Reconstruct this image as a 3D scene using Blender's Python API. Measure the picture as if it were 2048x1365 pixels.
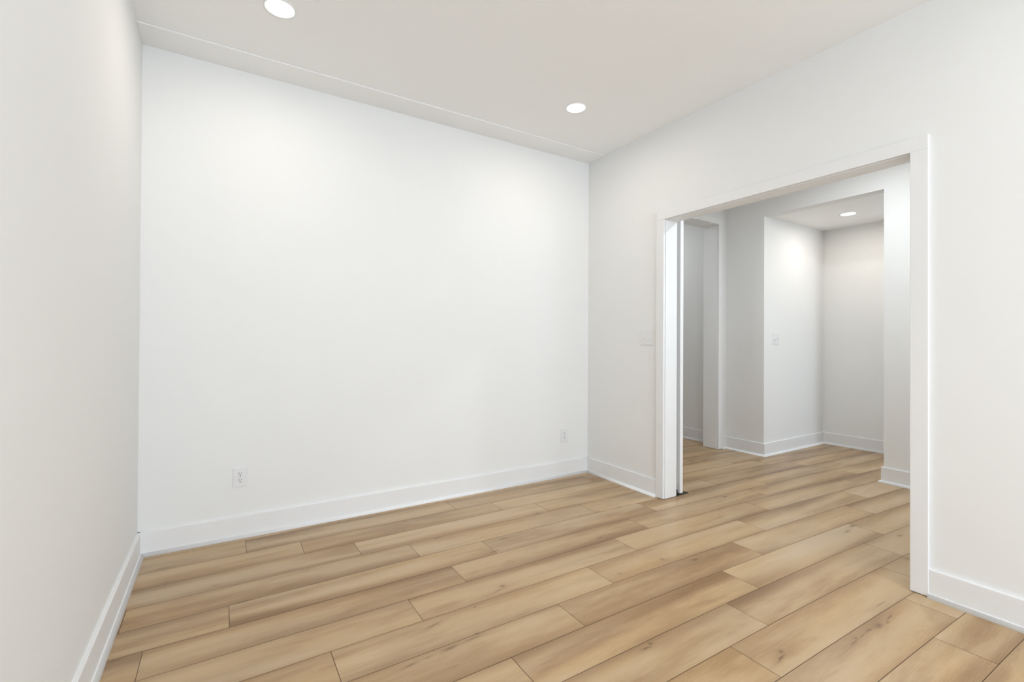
import bpy, bmesh, math, random
from mathutils import Vector, Matrix

# ------------------------------------------------------------------ clear
for o in list(bpy.data.objects):
    bpy.data.objects.remove(o)
scene = bpy.context.scene
col = scene.collection

# ------------------------------------------------------------------ camera
F_PX, CY = 929.709, 673.675
YAW, PITCH, ROLL = 0.556614, 0.0062524, 0.0055372
cam_d = bpy.data.cameras.new('camera')
cam = bpy.data.objects.new('camera', cam_d)
col.objects.link(cam)
cy_, sy_ = math.cos(YAW), math.sin(YAW)
f = Vector((sy_, cy_, 0)); r = Vector((cy_, -sy_, 0)); u = Vector((0, 0, 1))
f2 = f * math.cos(PITCH) + u * math.sin(PITCH); u2 = u * math.cos(PITCH) - f * math.sin(PITCH)
r3 = r * math.cos(ROLL) + u2 * math.sin(ROLL); u3 = u2 * math.cos(ROLL) - r * math.sin(ROLL)
M = Matrix((r3, u3, -f2)).transposed().to_4x4()
M.translation = Vector((-2.83997, -3.24637, 1.2))
cam.matrix_world = M
cam_d.sensor_width = 36
cam_d.lens = F_PX / 2048 * 36
cam_d.shift_y = (CY - 682.5) / 2048
cam_d.clip_start = 0.02
scene.camera = cam

# ------------------------------------------------------------------ light set-up
world = bpy.data.worlds.new('daylight'); scene.world = world
world.use_nodes = True
wn = world.node_tree.nodes; wl = world.node_tree.links
bgn = wn['Background']
# overcast sky above; glow below the horizon boosted to lift the ceiling
wtc = wn.new('ShaderNodeTexCoord'); wsp = wn.new('ShaderNodeSeparateXYZ')
wl.new(wtc.outputs['Generated'], wsp.inputs[0])
wmr = wn.new('ShaderNodeMapRange'); wmr.interpolation_type = 'SMOOTHSTEP'
wmr.inputs['From Min'].default_value = -0.06; wmr.inputs['From Max'].default_value = 0.06
wl.new(wsp.outputs['Z'], wmr.inputs['Value'])
wmx = wn.new('ShaderNodeMix'); wmx.data_type = 'RGBA'
wmx.inputs['A'].default_value = (0.98, 1.13, 1.28, 1)      # lower half, set brighter than the sky
wmx.inputs['B'].default_value = (0.755, 0.89, 1.02, 1)      # sky
wl.new(wmr.outputs[0], wmx.inputs['Factor']); wl.new(wmx.outputs['Result'], bgn.inputs['Color'])
bgn.inputs['Strength'].default_value = 4.7
DOWNLIGHT_W = 3.2       # the two lamps in view
REAR_FILL_W = 2.1            # unseen pair behind the camera, added to even the light
END_FILL_W = 16.0            # unseen pair at the far end, added as fill
ALCOVE_W = 3.6
HALL_FILL_W = 15.0  # unseen lamp added to brighten the hall walls
CORRIDOR_FILL_W = 6.0  # unseen lamp added to brighten the corridor
LAMP_COL = (1.0, 0.982, 0.965)
WARM_COL = (1.0, 0.92, 0.83)
COOL_COL = (0.92, 0.97, 1.0)

scene.view_settings.view_transform = 'Standard'
scene.view_settings.look = 'None'
scene.view_settings.gamma = 1
scene.view_settings.exposure = 0.22
try:
    scene.view_settings.use_curve_mapping = False
except Exception:
    pass

def portal(name, loc, rot, sx, sy):
    d = bpy.data.lights.new(name, 'AREA'); d.shape = 'RECTANGLE'
    d.size = sx; d.size_y = sy
    d.cycles.is_portal = True
    o = bpy.data.objects.new(name, d); col.objects.link(o)
    o.location = loc; o.rotation_euler = rot
    return o

# main dimensions (metres): back wall y=0, right wall x=0, floor z=0
XL = -3.228; HC = 2.824; YF = -6.6
OY1, OY2, OZ = -0.8727, -2.3547, 2.116         # wide cased opening, casing edges
CW = 0.0685; CT = 0.020                        # casing width / thickness
WR = 0.116                                     # right wall thickness
XA = 1.95                                      # far hall wall plane
YB = -0.52; XC = 3.19; YD = -1.555; ZA = 2.505 # alcove
YE = -0.085; YE2 = 0.085                       # hall end wall (front / back face)
EX1, EX2, EZ = 0.87, 1.795, 2.486              # its opening
XF = 2.012                                     # corridor wall
YS = -2.72                                      # south end of hall
FRONT_WIN = [(-3.1, -1.68), (-1.54, -0.12)]
WZ = (0.20, 2.62)
HALL_WIN = (0.50, 1.10)
HZ = (1.00, 2.05)
ALC_WIN = (2.15, 2.87)
AZ = (0.08, 2.40)
YSA = -3.4                                     # far end of the alcove passage

for i, (a, b) in enumerate(FRONT_WIN):
    portal('window_portal', ((a + b) / 2, YF - 0.13, sum(WZ) / 2), (math.radians(90), 0, 0), b - a, WZ[1] - WZ[0])
portal('window_portal', (sum(HALL_WIN) / 2, YS - 0.13, sum(HZ) / 2), (math.radians(90), 0, 0),
       HALL_WIN[1] - HALL_WIN[0], HZ[1] - HZ[0])
portal('window_portal', (sum(ALC_WIN) / 2, YSA - 0.13, sum(AZ) / 2), (math.radians(90), 0, 0),
       ALC_WIN[1] - ALC_WIN[0], AZ[1] - AZ[0])

# ------------------------------------------------------------------ materials
def nodes_of(name):
    m = bpy.data.materials.new(name); m.use_nodes = True
    nt = m.node_tree
    return m, nt, nt.nodes['Principled BSDF']

def paint(name, rgb, rough, bump=0.0, scale=300.0, spec=0.5):
    m, nt, b = nodes_of(name)
    N, L = nt.nodes, nt.links
    tc = N.new('ShaderNodeTexCoord')
    nz = N.new('ShaderNodeTexNoise'); nz.inputs['Scale'].default_value = 3.0
    nz.inputs['Detail'].default_value = 2
    L.new(tc.outputs['Object'], nz.inputs['Vector'])
    mr = N.new('ShaderNodeMapRange')
    mr.inputs['To Min'].default_value = 0.985; mr.inputs['To Max'].default_value = 1.0
    L.new(nz.outputs['Fac'], mr.inputs['Value'])
    mx = N.new('ShaderNodeVectorMath'); mx.operation = 'SCALE'
    mx.inputs[0].default_value = rgb
    L.new(mr.outputs['Result'], mx.inputs['Scale'])
    L.new(mx.outputs['Vector'], b.inputs['Base Color'])
    b.inputs['Roughness'].default_value = rough
    b.inputs['Specular IOR Level'].default_value = spec
    if bump > 0:
        n2 = N.new('ShaderNodeTexNoise'); n2.inputs['Scale'].default_value = scale
        L.new(tc.outputs['Object'], n2.inputs['Vector'])
        bp = N.new('ShaderNodeBump'); bp.inputs['Strength'].default_value = bump
        bp.inputs['Distance'].default_value = 0.0006
        L.new(n2.outputs['Fac'], bp.inputs['Height'])
        L.new(bp.outputs['Normal'], b.inputs['Normal'])
    return m

M_WALL = paint('wall_paint', (0.87, 0.87, 0.86), 0.75, 0.12, 350, 0.3)
M_CEIL = paint('ceiling_paint', (0.95, 0.95, 0.94), 0.9, 0.1, 300, 0.2)
M_TRIM = paint('trim_paint', (0.865, 0.865, 0.865), 0.50, 0, 1, 0.4)
M_PLATE = paint('white_plastic', (0.84, 0.84, 0.845), 0.35, 0, 1, 0.5)
M_SLOT = paint('slot_dark', (0.06, 0.055, 0.05), 0.6)
M_SCREW = paint('screw_white', (0.60, 0.60, 0.58), 0.35)
M_BLACK = paint('black_metal', (0.012, 0.011, 0.012), 0.45)

def emis(name, rgb, s):
    m = bpy.data.materials.new(name); m.use_nodes = True
    nt = m.node_tree; nt.nodes.clear()
    e = nt.nodes.new('ShaderNodeEmission'); e.inputs['Color'].default_value = (*rgb, 1)
    e.inputs['Strength'].default_value = s
    o = nt.nodes.new('ShaderNodeOutputMaterial'); nt.links.new(e.outputs[0], o.inputs[0])
    return m
M_LENS = emis('lamp_lens', (1.0, 0.97, 0.91), 6.0)

# --- oak plank floor
KNOTS = [ # x, y, half length, half width, angle(deg), strength
    (-2.329, -0.055, .035, .006, 0, .6), (-2.002, -0.09, .05, .008, 3, .7), (-1.732, -0.628, .03, .009, 0, .8),
    (-0.988, -0.616, .03, .010, 0, 1), (-1.395, -0.84, .035, .009, 0, 1), (-1.525, -0.958, .035, .005, 10, 1),
    (-1.675, -1.30, .013, .010, 0, 1), (-1.71, -1.325, .05, .005, 10, .6), (-0.892, -1.136, .03, .012, 6, .8),
    (-0.84, -1.12, .10, .004, -4, .7), (-0.636, -1.612, .030, .010, -5, 1), (-1.43, -1.982, .035, .006, -3, 1),
    (-1.395, -1.972, .014, .010, 0, .9), (-2.079, -1.415, .038, .005, 12, .9), (-1.978, -1.578, .045, .004, 6, 1),
    (-2.08, -1.585, .045, .012, 4, .8), (-2.246, -1.595, .035, .005, 4, .9), (-2.17, -1.59, .03, .005, 0, .6),
    (-2.862, -0.571, .02, .010, 0, .4), (-2.451, -0.633, .042, .004, 7, .8), (-3.06, -0.415, .04, .010, 0, .6),
    (-3.17, -1.003, .03, .008, 0, .8), (-1.871, -1.388, .008, .006, 0, .8), (-0.422, -0.823, .020, .008, 0, .7),
    (-0.786, -1.518, .016, .020, 0, .5), (-1.035, -2.288, .040, .005, 8, 1), (-1.000, -2.268, .018, .010, 5, .8),
    (-0.48, -2.395, .035, .015, 0, .9), (-0.369, -2.394, .045, .004, 5, 1), (-0.42, -2.405, .02, .006, 0, .7),
    (-0.55, -2.389, .035, .005, -3, 1), (-0.62, -2.390, .03, .004, 4, .7), (-0.694, -2.392, .045, .004, 2, .9),
    (-0.66, -2.385, .014, .012, 0, .5), (-0.281, -2.329, .05, .003, -2, .8), (0.449, -1.074, .035, .010, 4, 1),
    (1.275, -0.309, .04, .010, 0, 1), (0.641, -1.849, .035, .012, 0, .9), (0.725, -2.071, .04, .012, 0, .8),
    (0.384, -2.217, .03, .02, 0, .6), (-1.098, -1.51, .013, .012, 0, .5), (0.315, -1.122, .05, .006, 4, .5),
    (-0.60, -0.80, .014, .012, 0, .7), (-2.75, -0.80, .05, .007, 3, .8), (-3.09, -.235, .05, .010, 4, .6),
    (-1.95, -1.56, .010, .007, 0, .9), (0.52, -1.87, .05, .010, 5, .7), (-0.85, -1.165, .02, .006, 0, .8)]

def floor_material():
    m, nt, b = nodes_of('oak_plank')
    N, L = nt.nodes, nt.links
    def math_(op, a=None, c=None, v=None):
        n = N.new('ShaderNodeMath'); n.operation = op
        for k, s in enumerate((a, c)):
            if s is None: continue
            if isinstance(s, (int, float)): n.inputs[k].default_value = s
            else: L.new(s, n.inputs[k])
        return n.outputs[0]
    geo = N.new('ShaderNodeNewGeometry')
    att = N.new('ShaderNodeAttribute'); att.attribute_name = 'plank'   # rgb: random offsets per plank
    sepA = N.new('ShaderNodeSeparateColor'); L.new(att.outputs['Color'], sepA.inputs[0])
    edge = N.new('ShaderNodeUVMap'); edge.uv_map = 'plank_uv'          # u along 0..1, v across 0..1
    sepU = N.new('ShaderNodeSeparateXYZ'); L.new(edge.outputs[0], sepU.inputs[0])
    sep = N.new('ShaderNodeSeparateXYZ'); L.new(geo.outputs['Position'], sep.inputs[0])
    # local coordinates shifted per plank
    offx = math_('MULTIPLY', sepA.outputs[0], 37.0); offy = math_('MULTIPLY', sepA.outputs[1], 23.0)
    px = math_('ADD', sep.outputs[0], offx); py = math_('ADD', sep.outputs[1], offy)
    comb = N.new('ShaderNodeCombineXYZ'); L.new(px, comb.inputs[0]); L.new(py, comb.inputs[1]); L.new(offx, comb.inputs[2])
    def noise(sx, sy, scale, detail, rough=.5, dist=0.):
        mp = N.new('ShaderNodeMapping'); mp.inputs['Scale'].default_value = (sx, sy, 1)
        L.new(comb.outputs[0], mp.inputs[0])
        n = N.new('ShaderNodeTexNoise'); n.inputs['Scale'].default_value = scale
        n.inputs['Detail'].default_value = detail; n.inputs['Roughness'].default_value = rough
        n.inputs['Distortion'].default_value = dist
        L.new(mp.outputs[0], n.inputs['Vector'])
        return n.outputs['Fac']
    broad = noise(0.62, 6.0, 1.25, 2.0, .45, .25)    # long soft light / brown streaks
    blotch = noise(0.9, 3.6, 3.6, 3.5, .55, .4)
    fine = noise(1.0, 20.0, 11.0, 5.0, .6, .25)      # fibre
    vein = noise(0.8, 9.0, 3.2, 4.0, .6, .8)
    ramp = N.new('ShaderNodeValToRGB')
    e = ramp.color_ramp.elements
    e[0].position = 0.30; e[0].color = (0.285, 0.172, 0.080, 1)
    e[1].position = 0.66; e[1].color = (0.620, 0.470, 0.295, 1)
    k = ramp.color_ramp.elements.new(0.42); k.color = (0.415, 0.275, 0.145, 1)
    k = ramp.color_ramp.elements.new(0.52); k.color = (0.530, 0.380, 0.215, 1)
    mixv = math_('ADD', math_('MULTIPLY', broad, 0.54), math_('MULTIPLY', blotch, 0.25))
    mixv = math_('ADD', mixv, math_('MULTIPLY', vein, 0.09))
    mixv = math_('ADD', mixv, math_('MULTIPLY', fine, 0.13))
    tone = math_('MULTIPLY', math_('SUBTRACT', sepA.outputs[2], 0.5), 0.09)
    mixv = math_('ADD', mixv, tone)
    # printed grain is browner towards one long edge of each board
    ed = math_('ABSOLUTE', math_('SUBTRACT', sepU.outputs[1], math_('ADD', 0.30, math_('MULTIPLY', sepA.outputs[1], 0.45))))
    em = N.new('ShaderNodeMapRange'); em.interpolation_type = 'SMOOTHSTEP'
    em.inputs['From Min'].default_value = 0.18; em.inputs['From Max'].default_value = 0.70
    L.new(ed, em.inputs['Value'])
    mixv = math_('SUBTRACT', mixv, math_('MULTIPLY', em.outputs[0], math_('MULTIPLY', blotch, 0.27)))
    mixv = math_('ADD', mixv, 0.030)
    L.new(mixv, ramp.inputs[0])
    colr = ramp.outputs[0]
    # cracks: thin dark veins, thresholded
    cr = N.new('ShaderNodeMapRange'); cr.inputs['From Min'].default_value = 0.70; cr.inputs['From Max'].default_value = 0.80
    L.new(vein, cr.inputs['Value'])
    mixc = N.new('ShaderNodeMix'); mixc.data_type = 'RGBA'; mixc.blend_type = 'MIX'
    mixc.inputs['B'].default_value = (0.23, 0.135, 0.065, 1)
    L.new(math_('MULTIPLY', cr.outputs[0], 0.35), mixc.inputs['Factor']); L.new(colr, mixc.inputs['A'])
    colr = mixc.outputs['Result']
    hue = noise(0.5, 3.0, 1.6, 2.0, .5, .2)
    hm = N.new('ShaderNodeMapRange'); hm.inputs['From Min'].default_value = 0.35; hm.inputs['From Max'].default_value = 0.65
    L.new(hue, hm.inputs['Value'])
    tint = N.new('ShaderNodeMix'); tint.data_type = 'RGBA'; tint.blend_type = 'MULTIPLY'; tint.inputs['Factor'].default_value = 1.0
    tc2 = N.new('ShaderNodeMix'); tc2.data_type = 'RGBA'
    tc2.inputs['A'].default_value = (0.955, 0.895, 0.82, 1); tc2.inputs['B'].default_value = (0.905, 0.895, 0.935, 1)
    L.new(hm.outputs[0], tc2.inputs['Factor'])
    L.new(colr, tint.inputs['A']); L.new(tc2.outputs['Result'], tint.inputs['B'])
    colr = tint.outputs['Result']
    # knots at their places
    warp = N.new('ShaderNodeTexNoise'); warp.inputs['Scale'].default_value = 38; warp.inputs['Detail'].default_value = 3
    L.new(geo.outputs['Position'], warp.inputs['Vector'])
    wv = math_('MULTIPLY', math_('SUBTRACT', warp.outputs['Fac'], 0.5), 0.013)
    total = None; halo = None
    for (x, y, a, w, ang, s) in KNOTS:
        c_, s_ = math.cos(math.radians(ang)), math.sin(math.radians(ang))
        dx = math_('SUBTRACT', sep.outputs[0], x); dy = math_('ADD', math_('SUBTRACT', sep.outputs[1], y), wv)
        lx = math_('ADD', math_('MULTIPLY', dx, c_ / a), math_('MULTIPLY', dy, s_ / a))
        ly = math_('ADD', math_('MULTIPLY', dx, -s_ / w), math_('MULTIPLY', dy, c_ / w))
        d2 = math_('ADD', math_('MULTIPLY', lx, lx), math_('MULTIPLY', ly, ly))
        core = math_('MULTIPLY', math_('EXPONENT', math_('MULTIPLY', d2, -1.8)), s)
        hl = math_('MULTIPLY', math_('EXPONENT', math_('MULTIPLY', d2, -0.10)), s)
        total = core if total is None else math_('MAXIMUM', total, core)
        halo = hl if halo is None else math_('MAXIMUM', halo, hl)
    mh = N.new('ShaderNodeMix'); mh.data_type = 'RGBA'
    mh.inputs['B'].default_value = (0.33, 0.205, 0.105, 1)
    L.new(math_('MULTIPLY', halo, 0.32), mh.inputs['Factor']); L.new(colr, mh.inputs['A'])
    mk = N.new('ShaderNodeMix'); mk.data_type = 'RGBA'
    mk.inputs['B'].default_value = (0.130, 0.078, 0.040, 1)
    L.new(math_('MULTIPLY', total, 0.80), mk.inputs['Factor']); L.new(mh.outputs['Result'], mk.inputs['A'])
    L.new(mk.outputs['Result'], b.inputs['Base Color'])
    rr = N.new('ShaderNodeMapRange'); rr.inputs['To Min'].default_value = 0.27; rr.inputs['To Max'].default_value = 0.36
    L.new(fine, rr.inputs['Value']); L.new(rr.outputs[0], b.inputs['Roughness'])
    b.inputs['Specular IOR Level'].default_value = 0.38
    bp = N.new('ShaderNodeBump'); bp.inputs['Strength'].default_value = 0.12; bp.inputs['Distance'].default_value = 0.001
    L.new(fine, bp.inputs['Height']); L.new(bp.outputs[0], b.inputs['Normal'])
    return m
M_FLOOR = floor_material()
M_GROOVE = paint('plank_groove', (0.10, 0.062, 0.032), 0.8)

# ------------------------------------------------------------------ mesh helpers
def link(name, bm, mats, parent=None, loc=None):
    me = bpy.data.meshes.new(name); bm.normal_update(); bm.to_mesh(me); bm.free()
    for m in (mats if isinstance(mats, (list, tuple)) else [mats]):
        me.materials.append(m)
    o = bpy.data.objects.new(name, me); col.objects.link(o)
    if parent: o.parent = parent
    if loc: o.location = loc
    return o

def box(bm, x0, x1, y0, y1, z0, z1, mi=0):
    vs = [bm.verts.new((x, y, z)) for x in (x0, x1) for y in (y0, y1) for z in (z0, z1)]
    fs = [(0, 1, 3, 2), (4, 6, 7, 5), (0, 4, 5, 1), (2, 3, 7, 6), (0, 2, 6, 4), (1, 5, 7, 3)]
    out = []
    for q in fs:
        fc = bm.faces.new([vs[i] for i in q]); fc.material_index = mi; out.append(fc)
    return vs, out

def bevel_mod(o, w, seg=2):
    m = o.modifiers.new('bevel', 'BEVEL'); m.width = w; m.segments = seg; m.limit_method = 'ANGLE'
    m.angle_limit = math.radians(40)
    o.data.polygons.foreach_set('use_smooth', [True] * len(o.data.polygons))
    wn_ = o.modifiers.new('wn', 'WEIGHTED_NORMAL'); wn_.keep_sharp = True
    return o

def struct(name, bm, m, parent=None, bev=None):
    o = link(name, bm, m, parent)
    if parent is None: o['kind'] = 'structure'
    if bev: bevel_mod(o, bev)
    return o

def slab(name, parts, m, bev=None):
    bm = bmesh.new()
    for p in parts: box(bm, *p)
    return struct(name, bm, m, None, bev)

def thing(name, label, cat, loc, rot=(0, 0, 0), group=None):
    o = bpy.data.objects.new(name, None); o.empty_display_size = .05
    col.objects.link(o); o.location = loc; o.rotation_euler = rot
    o['label'] = label; o['category'] = cat
    if group: o['group'] = group
    return o

# ------------------------------------------------------------------ floor
ROWS = [-0.070, -0.256, -0.437, -0.617, -0.805, -0.990, -1.175, -1.365, -1.562, -1.754, -1.953, -2.145, -2.342, -2.528, -2.714]
JOINT = {1: -2.717, 2: -2.443, 3: -2.176, 4: -1.907, 5: -2.807, 6: -3.09, 7: -2.106, 8: -2.479, 9: -1.540, 10: -1.906,
         11: -0.878, 12: -1.140, 13: -0.129, 14: -0.381}
PL = 1.283
def bow(x):      # the boards run very slightly out of square with the walls towards the hall
    d = max(0.0, min(x, 1.3) + 1.6)
    return -0.012 * d * d - (0.07 * max(0.0, x - 1.3))
def build_floor():
    rnd = random.Random(11)
    rows = []
    y = ROWS[0]; yy = [y]
    while y < 2.3: y += 0.187; yy.append(y)
    yy = yy[::-1]
    ys = yy + ROWS[1:]
    y = ROWS[-1]
    while y > -7.0: y -= 0.192; ys.append(y)
    base = len(yy) - 1                      # index of ROWS[0]
    bm = bmesh.new()
    cl = bm.loops.layers.color.new('plank'); uv = bm.loops.layers.uv.new('plank_uv')
    G = 0.0011; X0, X1 = -3.36, 3.34
    for i in range(len(ys) - 1):
        k = i - base + 1                    # row number used in JOINT
        ya, yb = ys[i + 1], ys[i]
        j = JOINT.get(k, rnd.uniform(-1.28, 0))
        while j > X0: j -= PL
        x = j
        while x < X1:
            a, b_ = max(x, X0), min(x + PL, X1)
            x += PL
            if b_ - a < 0.01: continue
            c = (rnd.random(), rnd.random(), rnd.random(), 1)
            xs_ = [a + G] + [g * 0.2 for g in range(-20, 20) if a + .03 < g * 0.2 < b_ - .03] + [b_ - G]
            lo = [bm.verts.new((q, ya + G + bow(q), 0)) for q in xs_]
            hi = [bm.verts.new((q, yb - G + bow(q), 0)) for q in xs_]
            for q in range(len(xs_) - 1):
                fc = bm.faces.new((lo[q], lo[q + 1], hi[q + 1], hi[q]))
                u0 = (xs_[q] - a) / PL; u1 = (xs_[q + 1] - a) / PL
                for lp, t in zip(fc.loops, ((u0, 0), (u1, 0), (u1, 1), (u0, 1))):
                    lp[cl] = c; lp[uv].uv = t
    # body under the planks
    box(bm, X0, X1, -7.0, 2.3, -0.10, -0.0013, 1)
    me = bpy.data.meshes.new('floor'); bm.to_mesh(me); bm.free()
    me.materials.append(M_FLOOR); me.materials.append(M_GROOVE)
    o = bpy.data.objects.new('floor', me); col.objects.link(o); o['kind'] = 'structure'
    return o
build_floor()

# ------------------------------------------------------------------ walls
RO1, RO2, ROZ = OY1 + 0.013, OY2 - 0.013, OZ + 0.013      # rough opening in the right wall
slab('wall_left', [(XL - .12, XL, YF - .12, 0.12, 0, HC)], M_WALL)
slab('wall_back', [(XL, 0.0, 0, 0.12, 0, HC)], M_WALL)
slab('wall_right', [(0, WR, RO1, YE2, 0, HC), (0, WR, YF, RO2, 0, HC), (0, WR, RO2, RO1, ROZ, HC)], M_WALL)
fp = []
xs = [XL] + [v for w in FRONT_WIN for v in w] + [WR]
for i in range(0, len(xs), 2): fp.append((xs[i], xs[i + 1], YF - .12, YF, 0, HC))
for a, b in FRONT_WIN: fp += [(a, b, YF - .12, YF, 0, WZ[0]), (a, b, YF - .12, YF, WZ[1], HC)]
slab('wall_front', fp, M_WALL)
RE2 = EX2 + 0.013; RE1 = EX1 - 0.013; REZ = EZ + 0.013
slab('wall_hall_end', [(WR, RE1, YE, YE2, 0, HC), (RE2, XC + .12, YE, YE2, 0, HC), (RE1, RE2, YE, YE2, REZ, HC)], M_WALL)
slab('wall_hall_side', [(XA, XA + .12, YB, YE, 0, HC), (XA, XA + .12, YSA - .12, YD, 0, HC), (XA, XA + .12, YD, YB, ZA, HC)], M_WALL, None)
slab('wall_alcove_back', [(XA + .12, XC + .12, YB, YE, 0, HC)], M_WALL)
slab('wall_alcove_side', [(XC, XC + .12, YSA, YB, 0, HC)], M_WALL)
a, b = HALL_WIN
slab('wall_hall_front', [(WR, a, YS - .12, YS, 0, HC), (b, XA, YS - .12, YS, 0, HC), (a, b, YS - .12, YS, 0, HZ[0]),
                         (a, b, YS - .12, YS, HZ[1], HC)], M_WALL)
a, b = ALC_WIN
slab('wall_alcove_front', [(XA + .12, a, YSA - .12, YSA, 0, HC), (b, XC + .12, YSA - .12, YSA, 0, HC),
                           (a, b, YSA - .12, YSA, 0, AZ[0]), (a, b, YSA - .12, YSA, AZ[1], HC)], M_WALL)
# unseen stub added to shade the right end of the alcove back wall
slab('wall_alcove_return', [(2.91, XC, -1.36, -1.24, 0, ZA)], M_WALL)
slab('wall_corridor_right', [(XF, XF + .12, YE2, 2.1, 0, HC)], M_WALL)
slab('wall_corridor_left', [(.45, .57, YE2, 2.1, 0, HC)], M_WALL)
slab('wall_corridor_back', [(.57, XF, 1.98, 2.1, 0, HC)], M_WALL)
slab('ceiling', [(XL - .12, WR, YF - .12, 2.1, HC, HC + .12), (WR, XA, YS - .12, 2.1, HC, HC + .12), (XA, XC + .12, YSA - .12, 2.1, HC, HC + .12)], M_CEIL)
slab('ceiling_alcove', [(XA + .12, XC, YSA, YB, ZA, ZA + .06)], M_CEIL)
# shallow flat board along the ceiling over the back wall
slab('trim_1', [(XL, 0, -0.216, 0, HC - 0.007, HC)], M_CEIL, 0.0015)

# ------------------------------------------------------------------ unseen windows, assumed and added to let daylight in
def unseen_window(name, a, b, y, WZ=WZ):
    t = bpy.data.objects.new(name, None); col.objects.link(t); t['kind'] = 'structure'
    t.location = ((a + b) / 2, y - .12, WZ[0])
    w = (b - a) / 2; h = WZ[1] - WZ[0]
    bm = bmesh.new()
    for q in ((-w, -w + .05, 0, .06, 0, h), (w - .05, w, 0, .06, 0, h), (-w + .05, w - .05, 0, .06, 0, .05),
              (-w + .05, w - .05, 0, .06, h - .05, h), (-w + .05, w - .05, 0, .05, h / 2 - .02, h / 2 + .02)):
        box(bm, *q)
    link('window_frame', bm, M_TRIM, t)
    bm = bmesh.new(); box(bm, -w - .03, w + .03, .12, .16, -.03, 0)
    link('window_sill', bm, M_TRIM, t)
for i, (a, b) in enumerate(FRONT_WIN): unseen_window('window_%d' % (i + 1), a, b, YF)
unseen_window('window_3', *HALL_WIN, YS, HZ)
unseen_window('window_4', *ALC_WIN, YSA, AZ)

# ------------------------------------------------------------------ baseboards with shoe moulding
BH, BT, SH = 0.1314, 0.015, 0.019
def profile():
    # (distance from wall, height), going from the wall top to the floor
    p = [(0, BH), (BT - .003, BH), (BT - .0008, BH - .0012), (BT, BH - .004), (BT, SH)]
    n = 6
    for i in range(1, n + 1):
        a = math.pi / 2 * (1 - i / n)
        p.append((BT + (SH - .0005) * math.cos(a), SH * math.sin(a) if i < n else 0.0))
    p.append((BT + SH - .0005, 0.0015)); 
    return p[:-1]
def baseboard(name, path):
    """path: list of (x, y) wall points; the board stands on the left of the path direction"""
    prof = profile(); n = len(path)
    bm = bmesh.new(); rings = []
    for i, (x, y) in enumerate(path):
        P = Vector((x, y))
        d0 = (P - Vector(path[i - 1])).normalized() if i > 0 else None
        d1 = (Vector(path[i + 1]) - P).normalized() if i < n - 1 else None
        if d0 is None: d0 = d1
        if d1 is None: d1 = d0
        n0 = Vector((-d0.y, d0.x)); n1 = Vector((-d1.y, d1.x))
        m_ = (n0 + n1); m_ = m_ / (m_.dot(n0)) if m_.length > 1e-6 else n0
        rings.append([bm.verts.new((x + m_.x * d, y + m_.y * d, h)) for d, h in prof])
    for A, B in zip(rings, rings[1:]):
        for k in range(len(prof) - 1):
            f_ = bm.faces.new((A[k], B[k], B[k + 1], A[k + 1])); f_.smooth = k >= 5
    for Rg, rev in ((rings[0], False), (rings[-1], True)):
        base = bm.verts.new((0, 0, 0))
        i = 0 if not rev else n - 1
        base.co = (path[i][0], path[i][1], 0)
        vs = Rg + [base]
        bm.faces.new(vs if rev else vs[::-1])
    bmesh.ops.recalc_face_normals(bm, faces=bm.faces)
    return struct(name, bm, M_TRIM)
baseboard('baseboard_left', [(XL, 0), (XL, YF)])
baseboard('baseboard_back', [(0, 0), (XL, 0)])
baseboard('baseboard_right', [(0, OY1 + CW), (0, 0)])
baseboard('baseboard_right_near', [(0, YF), (0, OY2 - CW)])
baseboard('baseboard_hall', [(XC, -1.24), (XC, YB), (XA, YB), (XA, YE), (EX2 + CW, YE)])
baseboard('baseboard_hall_side', [(XA, YS), (XA, YD), (XA + .12, YD), (XA + .12, YSA)])
baseboard('baseboard_corridor', [(XF, YE2), (XF, 1.98)])

# ------------------------------------------------------------------ casings and jambs
def casing(name, parts, bev=0.0018):
    return slab(name, parts, M_TRIM, bev)
TOPW = CW
for nm, x0, x1 in (('trim_2', -CT, 0), ('trim_3', WR, WR + CT)):
    z0 = 0.003
    casing(nm, [(x0, x1, OY1, OY1 + CW, z0, OZ), (x0, x1, OY2 - CW, OY2, z0, OZ), (x0, x1, OY2 - CW, OY1 + CW, OZ, OZ + TOPW)])
casing('trim_4', [(0.0003, WR - .0003, OY1 - .005, RO1, 0.003, OZ - .005), (0.0003, WR - .0003, RO2, OY2 + .005, .003, OZ - .005),
                  (0.0003, WR - .0003, RO2, RO1, OZ - .005, ROZ)], 0.001)
casing('trim_5', [(EX2, EX2 + CW, YE - CT, YE, .003, EZ), (EX1 - CW, EX1, YE - CT, YE, .003, EZ),
                  (EX1 - CW, EX2 + CW, YE - CT, YE, EZ, EZ + CW)])
casing('trim_6', [(EX2 - .005, RE2, YE + .0003, YE2 - .0003, .003, EZ - .005), (RE1, EX1 + .005, YE + .0003, YE2 - .0003, .003, EZ - .005),
                  (RE1, RE2, YE + .0003, YE2 - .0003, EZ - .005, REZ)], 0.001)

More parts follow.
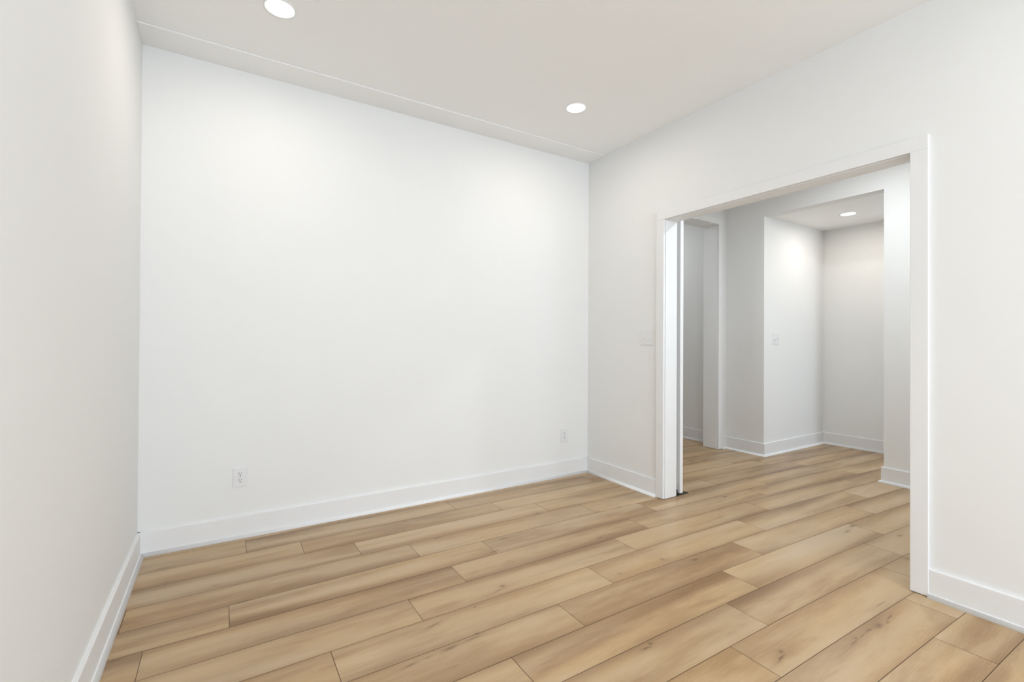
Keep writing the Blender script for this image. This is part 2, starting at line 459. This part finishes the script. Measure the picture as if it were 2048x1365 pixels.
# ------------------------------------------------------------------ sliding door leaf behind the opening, floor guide
DX, DY = 0.180, -0.870
bm = bmesh.new(); box(bm, DX, DX + .035, DY, DY + .76, 0.012, 2.17)
door = struct('door_1', bm, M_TRIM, None, 0.0015)
bm = bmesh.new()
for yy_ in (DY + .10, DY + .62):
    box(bm, DX - .004, DX, yy_, yy_ + .04, 2.03 + .02, 2.26)
link('hanger_strap', bm, M_BLACK, door)
bm = bmesh.new()
box(bm, WR + CT + .008, 0.276, DY - .004, DY + .040, 0.0, 0.0045)
box(bm, WR + CT + .008, WR + CT + .013, DY - .004, DY + .040, 0.0045, 0.046)
g = link('floor_guide', bm, M_BLACK); bevel_mod(g, .0008)
g['label'] = 'small black metal floor guide under the edge of the white sliding door'
g['category'] = 'door guide'

# ------------------------------------------------------------------ wall plates (built facing -Y, origin at plate centre on the wall)
def rounded_plate(bm, w, h, t, r_=0.004, z=0.0):
    vs, fs = box(bm, -w / 2, w / 2, -t, 0, -h / 2, h / 2)
    edges = [e for e in bm.edges if all(abs(v.co.y + t) < 1e-6 for v in e.verts)]
    bmesh.ops.bevel(bm, geom=edges, offset=t * .55, segments=3, affect='EDGES', profile=.6)

def cyl(bm, cx, cz, y0, y1, r_, seg=20, squash=1.0, mi=0):
    a = [bm.verts.new((cx + r_ * math.cos(t), y0, cz + r_ * squash * math.sin(t))) for t in [2 * math.pi * i / seg for i in range(seg)]]
    b_ = [bm.verts.new((v.co.x, y1, v.co.z)) for v in a]
    for i in range(seg):
        f_ = bm.faces.new((a[i], a[(i + 1) % seg], b_[(i + 1) % seg], b_[i])); f_.material_index = mi; f_.smooth = True
    c1 = bm.faces.new(b_); c1.material_index = mi
    c2 = bm.faces.new(a[::-1]); c2.material_index = mi

def outlet(label, loc, rot=(0, 0, 0)):
    t = thing('wall_outlet', label, 'outlet', loc, rot, 'outlets on the back wall')
    bm = bmesh.new(); rounded_plate(bm, .0762, .1175, .006)
    link('cover_plate', bm, M_PLATE, t)
    for s in (1, -1):
        cz = s * .0195
        bm = bmesh.new()
        # receptacle face: circle with flattened top and bottom
        pts = []
        for i in range(36):
            a = 2 * math.pi * i / 36
            pts.append((.0172 * math.cos(a), max(-.0142, min(.0142, .0172 * math.sin(a)))))
        va = [bm.verts.new((x, -.0058, cz + z)) for x, z in pts]; vb = [bm.verts.new((x, -.0078, cz + z)) for x, z in pts]
        for i in range(36): bm.faces.new((va[i], va[(i + 1) % 36], vb[(i + 1) % 36], vb[i]))
        bm.faces.new(vb)
        bmesh.ops.recalc_face_normals(bm, faces=bm.faces)
        rc = link('receptacle', bm, M_PLATE, t)
        bm = bmesh.new()
        box(bm, -.0078, -.0054, -.0081, -.0070, cz + .0005, cz + .0098)
        box(bm, .0054, .0076, -.0081, -.0070, cz + .0015, cz + .0092)
        cyl(bm, 0, cz - .0068, -.0070, -.0081, .0030, 14)
        box(bm, -.0030, .0030, -.0081, -.0070, cz - .0098, cz - .0066)
        bmesh.ops.recalc_face_normals(bm, faces=bm.faces)
        link('slot', bm, M_SLOT, rc)
    bm = bmesh.new(); cyl(bm, 0, 0, -.0058, -.0070, .0032, 16)
    bmesh.ops.recalc_face_normals(bm, faces=bm.faces)
    link('screw', bm, M_SCREW, t)
    return t
outlet('white duplex wall outlet low on the back wall, nearest the left corner', (-2.744, 0, .362))
outlet('white duplex wall outlet low on the back wall, beside the right-hand corner', (-0.272, 0, .357))

def switch(label, loc, rot, tilts):
    t = thing('light_switch', label, 'light switch', loc, rot, 'double toggle light switches')
    bm = bmesh.new(); rounded_plate(bm, .1175, .1175, .006)
    link('cover_plate', bm, M_PLATE, t)
    for sx, up in zip((-.023, .023), tilts):
        bm = bmesh.new()
        # recessed collar and lever
        box(bm, sx - .0060, sx + .0060, -.0066, -.0050, -.0125, .0125)
        vs, fs = box(bm, sx - .0040, sx + .0040, -.0200, -.0060, -.0050, .0050)
        for v in vs:
            if v.co.y < -.01:
                v.co.z = v.co.z * .75 + (.0095 if up else -.0095)
        link('toggle', bm, M_PLATE, t)
        for sz in (.030, -.030):
            bm = bmesh.new(); cyl(bm, sx, sz, -.0058, -.0068, .0030, 14)
            bmesh.ops.recalc_face_normals(bm, faces=bm.faces)
            link('screw', bm, M_PLATE, t)
    return t
# right wall faces -X: local -Y must point to -X  -> rotate -90 deg about Z
switch('white double toggle switch on the wall left of the wide doorway', (0, -.692, 1.221), (0, 0, -math.pi / 2), (False, False))
switch('white double toggle switch on the bright wall in the next room', (2.172, YB, 1.221), (0, 0, 0), (False, True))

# ------------------------------------------------------------------ recessed ceiling lights
def downlight(label, x, y, z, watts, colour=None):
    t = thing('recessed_light', label, 'ceiling light', (x, y, z), (0, 0, 0), 'recessed ceiling lights')
    seg = 48
    prof = [(.0755, 0.0), (.0755, -.0015), (.0740, -.0032), (.0690, -.0042), (.0655, -.0036), (.0640, -.0018)]
    bm = bmesh.new(); rings = []
    for r_, z_ in prof:
        rings.append([bm.verts.new((r_ * math.cos(2 * math.pi * i / seg), r_ * math.sin(2 * math.pi * i / seg), z_)) for i in range(seg)])
    for A, B in zip(rings, rings[1:]):
        for i in range(seg):
            bm.faces.new((A[i], A[(i + 1) % seg], B[(i + 1) % seg], B[i])).smooth = True
    bmesh.ops.recalc_face_normals(bm, faces=bm.faces)
    link('trim_ring', bm, M_TRIM, t)
    bm = bmesh.new()
    c = bm.verts.new((0, 0, -.0100))
    ra = [bm.verts.new((.040 * math.cos(2 * math.pi * i / seg), .040 * math.sin(2 * math.pi * i / seg), -.0080)) for i in range(seg)]
    rb = [bm.verts.new((.0645 * math.cos(2 * math.pi * i / seg), .0645 * math.sin(2 * math.pi * i / seg), -.0016)) for i in range(seg)]
    for i in range(seg):
        bm.faces.new((c, ra[(i + 1) % seg], ra[i])); bm.faces.new((ra[i], ra[(i + 1) % seg], rb[(i + 1) % seg], rb[i]))
    bmesh.ops.recalc_face_normals(bm, faces=bm.faces)
    link('lens', bm, M_LENS, t)
    d = bpy.data.lights.new('lamp_light', 'AREA'); d.shape = 'DISK'; d.size = .12
    d.energy = watts; d.color = colour or LAMP_COL; d.spread = math.radians(176)
    lo = bpy.data.objects.new('lamp_light', d); col.objects.link(lo); lo.parent = t; lo.location = (0, 0, -.0125)
    return t
downlight('round white recessed ceiling light at the top edge, above the left of the back wall', -2.614, -0.706, HC, DOWNLIGHT_W, WARM_COL)
downlight('round recessed ceiling light near the far right corner of the room', -0.755, -0.726, HC, DOWNLIGHT_W, WARM_COL)
downlight('round recessed ceiling light in the next room, seen through the doorway', 2.58, -1.03, ZA, ALCOVE_W, WARM_COL)
# unseen lamps, added to balance the room and hall light
downlight('recessed ceiling light behind the camera, beside the left wall', -2.614, -2.95, HC, REAR_FILL_W * 1.4)
downlight('recessed ceiling light behind the camera, beside the right wall', -0.755, -2.95, HC, REAR_FILL_W * 0.45)
downlight('recessed ceiling light at the window end of the room, left side', -2.614, -5.2, HC, END_FILL_W)
downlight('recessed ceiling light at the window end of the room, right side', -0.755, -5.2, HC, END_FILL_W)
downlight('recessed ceiling light of the hall, hidden above the doorway', 1.03, -1.70, HC, HALL_FILL_W, COOL_COL)
downlight('recessed ceiling light of the passage, hidden behind the far opening', 1.30, 1.0, HC, CORRIDOR_FILL_W, COOL_COL)
